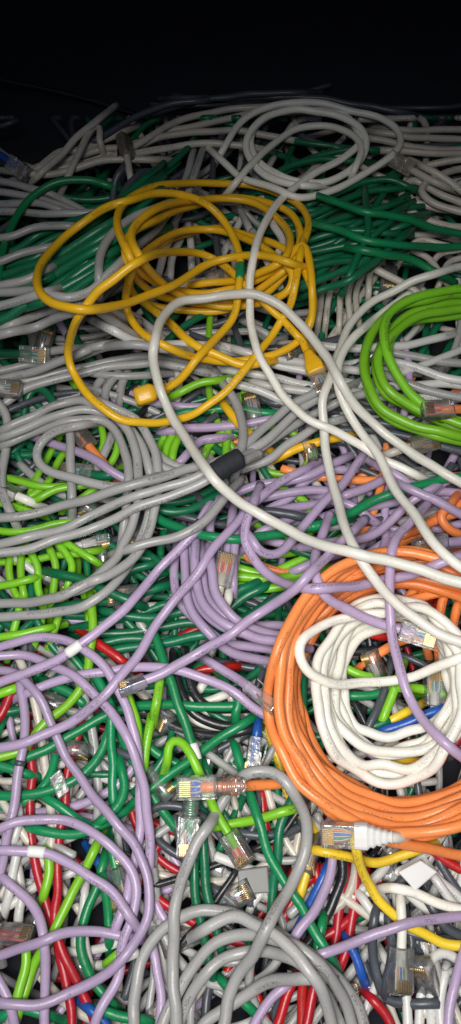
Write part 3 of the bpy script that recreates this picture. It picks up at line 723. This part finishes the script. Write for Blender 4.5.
# lilac cables of the lower left
cable('lilac', '20,686 25,715 24,745 19,775 12,812 4,848 -2,880', 'lilac cable dropping straight down at the left edge', tags=[(22, 764, 2.5, 'slate', 'cable_band')])
cable('lilac', '6,880 25,898 41,925 46,955 45,1000 43,1060', 'lilac cable emerging at left and dropping to the bottom edge')
cable('lilac', '-25,960 2,955 30,944 62,934 95,932 128,937', 'lilac cable with printing lying level across the lilac ring')
cable('lilac', '-25,945 0,985 12,1012 20,1060', 'lilac cable end at the very bottom left corner')
cable('lilac', '30,692 60,681 90,673 125,668 160,668 190,674 215,683 240,695 253,706 275,720', 'lilac cable running level under the clear plug towards the orange coil')
cable('lilac', '-25,662 0,647 30,639 58,639 78,645 98,658 112,678 122,700 131,722 138,752 141,785 140,822 134,862 126,900 118,925', 'lilac loop, topmost at the left edge, dropping to the lilac ring')
cable('lilac', '-25,658 0,655 25,655 50,663 75,677 97,698 117,722 133,750 144,785 149,822 149,865', 'lilac loop, second from the top at the left edge, dropping steeply')
cable('lilac', '-25,838 0,827 30,820 60,820 90,832 115,850 132,868 137,888 132,918 121,948 116,985 100,1010 86,1060', 'lilac loop from the left edge over the white-sleeved one and down to the bottom')
cable('lilac', '-25,852 0,851 38,852 62,859 90,876 115,896 131,918', 'lilac cable with a short white sleeve inside the lilac ring', tags=[(37, 852, 8.5, 'tag', 'cable_label')])
cable('lilac', '-25,672 0,671 16,675 33,690 50,720 70,762 92,797 116,821 137,848 148,882 147,914 134,945 111,970 80,989 42,1003 0,1003 -30,1000', 'thick lilac cable making the big ring at the lower left')
cable('lilac', '-25,688 0,683 42,667 80,645 115,617 145,587 174,553 198,528 222,500', 'lilac diagonal with a white printed paper label at left', tags=[(73, 649, 9, 'tag', 'cable_label')])
cable('lilac', '-30,752 0,747 35,740 66,726 100,698 130,665 160,622 190,580 213,549 238,522 262,497 300,470', 'long lilac diagonal from the left edge up to the dark wrap, unlabelled')

# grey hank at the left with its dark wrap
cable('gray', '245,467 270,458 295,441 315,428 340,420', 'grey cable lowest in the fan right of the dark wrap')
cable('gray', '240,462 285,432 318,412 350,396 380,392', 'grey cable second lowest in the fan right of the dark wrap')
cable('gray', '240,458 275,433 297,413 318,399 345,388', 'grey cable third in the fan right of the dark wrap')
cable('gray', '236,454 256,435 280,415 300,399 326,386', 'grey cable highest in the fan right of the dark wrap')
cable('gray', '226,388 236,402 242,422 242,445 238,462', 'grey cable dropping from the yellow loop straight into the dark wrap')
cable('gray', '12,516 5,500 3,470 6,440 5,415 -8,395', 'grey cable standing upright at the left edge')
cable('gray', '150,448 172,465 205,471', 'grey cable joining the wrap bundle from the left, upper')
cable('gray', '150,462 178,474 212,473', 'grey cable joining the wrap bundle from the left, lower')
cable('gray', '70,424 71,460 72,500', 'grey cable standing upright behind the grey loop at left')
cable('gray', '8,443 45,427 80,419 104,422 118,435 126,456 127,480 126,520 118,555 98,578 70,592', 'innermost grey turn of the left hank')
cable('gray', '8,435 45,419 80,410 106,413 128,426 143,447 150,475 150,508 141,543 120,577 86,604 45,615 0,616 -30,614', 'outermost grey turn of the left hank')
cable('gray', '8,427 30,417 56,406 86,401 106,408 124,425 134,447 138,472 138,503 130,532 112,562 85,585 45,600 0,603 -30,602', 'middle grey turn of the left hank')
cable('gray', '105,404 136,420 153,448 158,478 156,510 146,540 130,560 113,572 95,580', 'grey turn of the left hank nearest the dark wrap')
cable('gray', '150,479 115,486 82,482 55,474 40,463 37,450 47,436 66,428 80,425', 'small grey loop sticking out above the left hank')
cable('gray', '228,494 210,515 187,532 160,541 132,549', 'grey cable bending out from below the dark wrap')
cable('gray', '-30,524 0,519 30,515 65,505 115,490 160,478 205,465 232,456', 'grey cable through the dark wrap, upper of three from the left edge')
cable('gray', '-30,548 0,545 35,536 75,524 115,504 160,489 210,471 236,459', 'grey cable through the dark wrap, middle of three from the left edge')
cable('gray', '-30,556 0,553 30,549 65,537 115,518 160,500 212,477 240,463', 'grey cable through the dark wrap, lowest of three from the left edge')
core, cq, P_, _ = lay('214,474 222,469 232,463 241,458', r=.0072, dive=(False, False))
tag(tube('cable_wrap', P_, np.interp(np.linspace(0, 1, len(P_)), [0, .08, .2, .35, .5, .62, .8, .93, 1], [.0058, .0066, .0063, .0067, .0064, .0067, .0063, .0066, .0058]), M['wrap'], None, 24), 'dark slate wrap tied round the grey cables of the left hank', 'cable wrap')

# yellow cables, upper left
cable('yellow', '312,357 303,338 312,314 309,282 297,259 273,243 245,233 215,229 180,236 152,250 134,268 130,285 142,300 170,310 205,312 240,306 272,288 293,262 299,232 290,212 262,201 225,197 190,207 160,218 135,230 126,248 131,270 152,292 192,304 235,300 270,282 300,250 308,226 300,206 275,190 235,184 190,184 150,188 125,202 117,224 124,248 138,270 165,287 205,292 245,285 280,266 303,245 313,285 312,315 300,340 275,354 240,361 205,358 165,348 140,332 128,310 127,288 134,266 152,246 184,232 218,230 250,240 276,256 292,272 288,292 262,303 225,306 188,298 158,280 138,258 131,236 144,216 172,203 212,199 250,203 280,218 292,238 286,256 262,272 232,282 200,284',
      'yellow cable wound in the coil behind the white arc, its yellow-booted plug at lower right', start=dict(boot='yellow', wires='mix', roll=10), r=.0027)
cable('yellow', '150,305 165,318 182,335 207,352 240,365 262,362', 'short yellow strand crossing low inside the yellow coil')
cable('yellow', '302,252 292,300 275,332 245,366 230,388 202,410 165,423 125,420 95,401 76,376 68,350 73,328 86,306 100,288 120,273 150,257 185,252 215,260 237,277 262,300 285,322 300,338', 'yellow cable hanging in the lower loop of the yellow coil', r=0.0027)
cable('yellow', '158,391.5 170,386 186,372 212,342 233,318 240,290 240,265 236,247 226,226 208,205 182,194 150,194 115,205 84,222 56,245 41,268 38,287 50,302 76,310 112,307 150,295 188,276 220,260 262,256 290,262', 'yellow cable with the biggest loop and a plain yellow boot at its end', start=dict(boot='plain'), tags=[(240, 272, 11, 'tape', 'tape')], r=0.0028)

# lime coil at the right edge
lp = [tuple(map(float, p.split(','))) for p in '500,288 461,291 430,295 398,303 377,324 366,352 366,382 379,409 409,428 440,437 480,443 530,430 550,370 520,310 470,303 435,307 408,316 385,338 375,362 380,386 400,403 430,418 480,430 530,405 540,350 505,318 465,314 430,319 404,326 391,341 390,357 399,379 419,402 446,417 480,423'.split()]
cable('lime', lp + [(525, 370), (500, 310)] + [(x - 1 + .02 * (y - 360), y + (4 if y < 360 else -5)) for x, y in lp[1:12]] + [(550, 370), (520, 312)] + [(x + 3, y + (4 if y < 360 else -3)) for x, y in lp[14:24]],
      'lime green cable wound in a coil at the right edge', r=.0032)
cable('lime', '432,410 408,391 391,366 384,340 388,318 401,302 432,293 480,287', 'lime green turn lying over the left side of the lime coil', r=0.0032)
cable('orange', '475,410 462,408 452,408', 'orange-ended cable with a clear plug lying on the lime coil', end=dict(wires='red', roll=20))

cable('lime', '168,756 167,748 169,741 174,737.5 182,743 191,758 204,782 216,812 228,834', 'lime cable bent in a hook, its orange-brown plug left of the grey cover', end=dict(wires='red', roll=20, size=.9), r=.0026)
cable('green', '193,792 191,803 189,816', 'green cable ending in a clear plug that hangs below the orange plug', end=dict(wires='mix', roll=10, sleeve=True))
cable('lilac', '331,800 334,840 329,878 314,908 296,938', 'lilac cable running down under the white boot to the grey coil')
cable('lemon', '322,852 345,855 375,862 400,858 425,848', 'yellow cable lying level under the bottom of the orange coil')
# orange coil
def spiral(cx, cy, turns, start=0.0, n=18):
    """turns: list of (left, up, right, down) half-sizes in photo units, eased from one turn to the next"""
    pts = []; T = len(turns)
    for i in range((T - 1) * n + 1):
        t = i / n; a = start + 2 * math.pi * t; j = min(int(t), T - 2); f = t - j
        l, u, r_, d = [turns[j][q] * (1 - f) + turns[j + 1][q] * f for q in range(4)]
        c, s = math.cos(a), math.sin(a)
        pts.append((cx + (r_ if c > 0 else l) * c, cy + (d if s > 0 else u) * s))
    return pts
rr = random.Random(3)
tail = [(216, 788), (240, 786), (268, 783), (292, 781.5), (325, 783), (350, 786)]
turns = [(108, 100, 110, 104), (104, 112, 118, 112), (112, 104, 120, 122), (106, 130, 126, 114), (116, 112, 116, 130), (109, 134, 130, 120), (122, 118, 124, 136), (112, 140, 138, 128), (126, 128, 136, 144), (118, 144, 142, 136), (132, 136, 146, 143), (127, 142, 150, 147)]
turns = [tuple(v + rr.uniform(-3, 3) for v in t) for t in turns]
sp = spiral(402, 690, turns, start=math.pi / 2 + .25)
tail2 = sp[-1:]
cable('orange', tail + [(372, 794)] + [(x + rr.gauss(0, 1.6), y + rr.gauss(0, 1.6)) for x, y in sp[1:]] + [(440, 851), (500, 866)], 'orange cable wound in the big coil, its clear plug lying out to the left', start=dict(wires='blue', roll=8, sleeve=True), lift=.007, r=.0029)
cable('white', '450,812 424,828 402,835.5 380,836.5', 'white cable with a ridged white boot and clear plug below the orange coil', end=dict(boot='ridged', wires='mix', roll=4), dip=(432, 814, 46, -.018))
cable('orange', '372,660 400,642 420,640 440,650', 'orange strand glimpsed at the top right inside the white coil')

cable('lemon', '354,842 358,858 364,876 378,898 397,918 421,933 446,943 500,948', 'yellow cable with dark printing hanging below the white boot')
cable('white', '373,891 382,888 394,888 416,893 440,904 500,920', 'white cable arching below the white plastic tag', dip=(369, 891, 26, -.022))
cable('white', '400,905 401,930 402,948', 'white cable hanging with a clear plug at the bottom right', end=dict(wires='mix', roll=-20))
cable('lilac', '320,954 346,944 382,932 412,923 500,914', 'lilac cable lying level across the bottom right')
cable('lilac', '466,935 458,975 450,1010 446,1060', 'lilac cable dropping to the bottom at the right edge')

# white coil inside the orange one
cable('pale', '434,735 434,708', 'pale cable with a clear plug standing inside the white coil', end=dict(wires='green', roll=5))
cable('blue', '385,730 405,722 430,714 475,698', 'blue cable under the plug inside the white coil')
wt = [(58, 56, 58, 46), (48, 64, 62, 58), (70, 72, 60, 72), (54, 76, 70, 62), (80, 82, 64, 88), (62, 88, 74, 78), (84, 92, 68, 98), (74, 84, 78, 92)]
wsp = spiral(394, 688, wt, start=-.4)
cable('white', [(x + rr.gauss(0, 3.0), y + rr.gauss(0, 3.0)) for x, y in wsp], 'white cable wound in the coil lying inside the orange coil', r=.0029)
cable('white', '462,657 448,663 415,675 380,682 345,685 322,681 306,668 300,652 305,637 322,625 350,618 385,612', 'white loop sticking out over the left of the white coil')

# lilac over the coils
cable('lilac', '400,628 380,623 355,613 334,603 321,590 314,572 316,550 322,535', 'lilac cable whose clear plug lies on top of the white coil', start=dict(wires='mix', roll=5))
cable('lilac', '253,506 246,524 247,546 260,568 285,583 316,589 350,587 385,580 420,570 500,545', 'lilac cable bowing under the white diagonal onto the orange coil')
cable('lilac', '358,462 346,478 322,505 303,528 288,547 274,556 260,553 252,540', 'lilac cable ending in a hook among the lilac mass')
cable('lilac', '412,518 398,535 391,556 390,590 391,620 394,648 403,682 420,715 441,740 490,778', 'lilac cable crossing over both coils to the right edge')
cable('lilac', '320,545 352,540 380,530 402,510 430,490', 'lilac cable rising right across the top of the orange coil')
cable('lilac', '408,488 435,499 461,513 500,530', 'thick lilac cable running out right above the orange coil')
cable('lilac', '475,540 455,543 447,543', 'lilac cable whose clear plug points left at the right edge', end=dict(wires='red', roll=-10))
cable('lilac', '350,535 322,562 290,592 262,611 230,635 200,653 165,671 146,679', 'lilac diagonal ending in a clear plug at centre left', end=dict(wires='blue', roll=70, size=.75))
cable('lilac', '215,665 238,678 249,686', 'lilac cable ending in a clear plug against the orange coil', end=dict(wires='mix', roll=80))
cable('blue', '256,738 257,730', 'blue cable with a clear plug standing left of the orange coil', start=dict(wires='blue', roll=90))

# lime hook and its plug, green sleeved plug

# grey coil and hook at the bottom
cable('gray', '135,1070 136,988 148,946 178,918 215,911 255,921 295,946 330,970 356,1003 366,1070 300,1120 200,1115 158,1060 177,992 204,954 240,934 280,940 322,967 346,1004 352,1060 295,1100 215,1095 176,1050 194,990 226,958 262,950 302,966 330,1000 340,1060 280,1090 215,1075 203,1028 236,1000 270,983 312,978', 'grey cable wound in the coil at the bottom edge', r=.00305)
cable('gray', '205,930 232,915 258,925 290,948 318,985 338,1050', 'grey cable crossing over the grey coil to the bottom', r=.00305)

cable('gray', '182,1070 176,1015 172,962 175,916 182,880 197,843 214,814 232,788 250,773 270,772 287,785 301,806 307,836 302,866 288,891 270,921 254,951 234,986 222,1030', 'grey cable making the tall hook over the orange tail', r=.00315, dip=(222, 798, 34, -.014))

# long white cables on top
cable('white', '500,262 461,266 445,270 420,278 388,294 362,311 346,331 337,352 332,375 325,395 323,420 325,450 332,480 341,512 352,543 366,570 384,590 412,616 438,634 500,652', 'white cable dropping from the right edge past the lime coil and over the white coil', r=0.003)
cable('white', '412,473 396,464 370,451 345,438 316,423 290,402 270,378 257,350 251,318 250,280 255,248 266,221 286,195 312,174 345,158 362,140 350,118 315,108 280,112 256,126 250,146 262,165 290,180 320,184 350,170 366,148 358,128 330,114 300,108 268,116 250,132 247,150 258,168 280,182 310,186', 'white cable dropping from the far-edge coil to a grimy end by the lime coil')
cable('white', '222,150 238,124 264,109 300,103 340,107 376,117 399,129 402,143 390,158 364,173 334,189 304,198 283,192 262,186 240,176 218,158', 'white cable forming the widest ring at the far edge')
cable('white', '236,182 262,152 294,132 326,126 352,134 362,150 356,166', 'white cable arching through the white rings at the far edge')
cable('white', '392,306 368,324 350,342 340,362 338,384 346,406 360,430 374,450 383,469 398,493 417,518 440,548 461,568 500,590', 'white cable slanting from the lime coil down to the right edge', r=0.003, dip=(388, 309, 34, -.014))
cable('white', '500,592 461,583 430,572 390,562 345,551 310,540 270,521 230,494 204,467 180,430 163,396 153,360 157,328 175,306 205,297 245,294 272,301 296,319 319,346 335,373 351,400 376,425 410,452 450,477 500,500', 'thick white cable making the great arc across the middle of the heap', r=0.0032)

mass_object()

# ------------------------------------------------------------------ light: one soft lamp above the front of the heap
w = bpy.data.worlds.new('World'); SC.world = w; w.use_nodes = True
bg = w.node_tree.nodes['Background']; bg.inputs[0].default_value = (.55, .65, 1, 1); bg.inputs[1].default_value = 0.06
ld = bpy.data.lights.new('lamp', 'SPOT'); lo = bpy.data.objects.new('lamp', ld); COL.objects.link(lo)
lo.location = (-.05, -.04, .62); aim = Vector((.02, .04, 0)); lo.rotation_euler = (aim - Vector(lo.location)).to_track_quat('-Z', 'Y').to_euler()
ld.energy = 23; ld.color = (1, .97, .93); ld.shadow_soft_size = .13; ld.spot_size = math.radians(78); ld.spot_blend = 1.0
SC.view_settings.view_transform = 'Standard'; SC.view_settings.look = 'None'; SC.view_settings.exposure = 0; SC.view_settings.gamma = 1
SC.cycles.max_bounces = 8; SC.cycles.transparent_max_bounces = 24
print('heap height', HMAX[0], 'objects', len(bpy.data.objects))
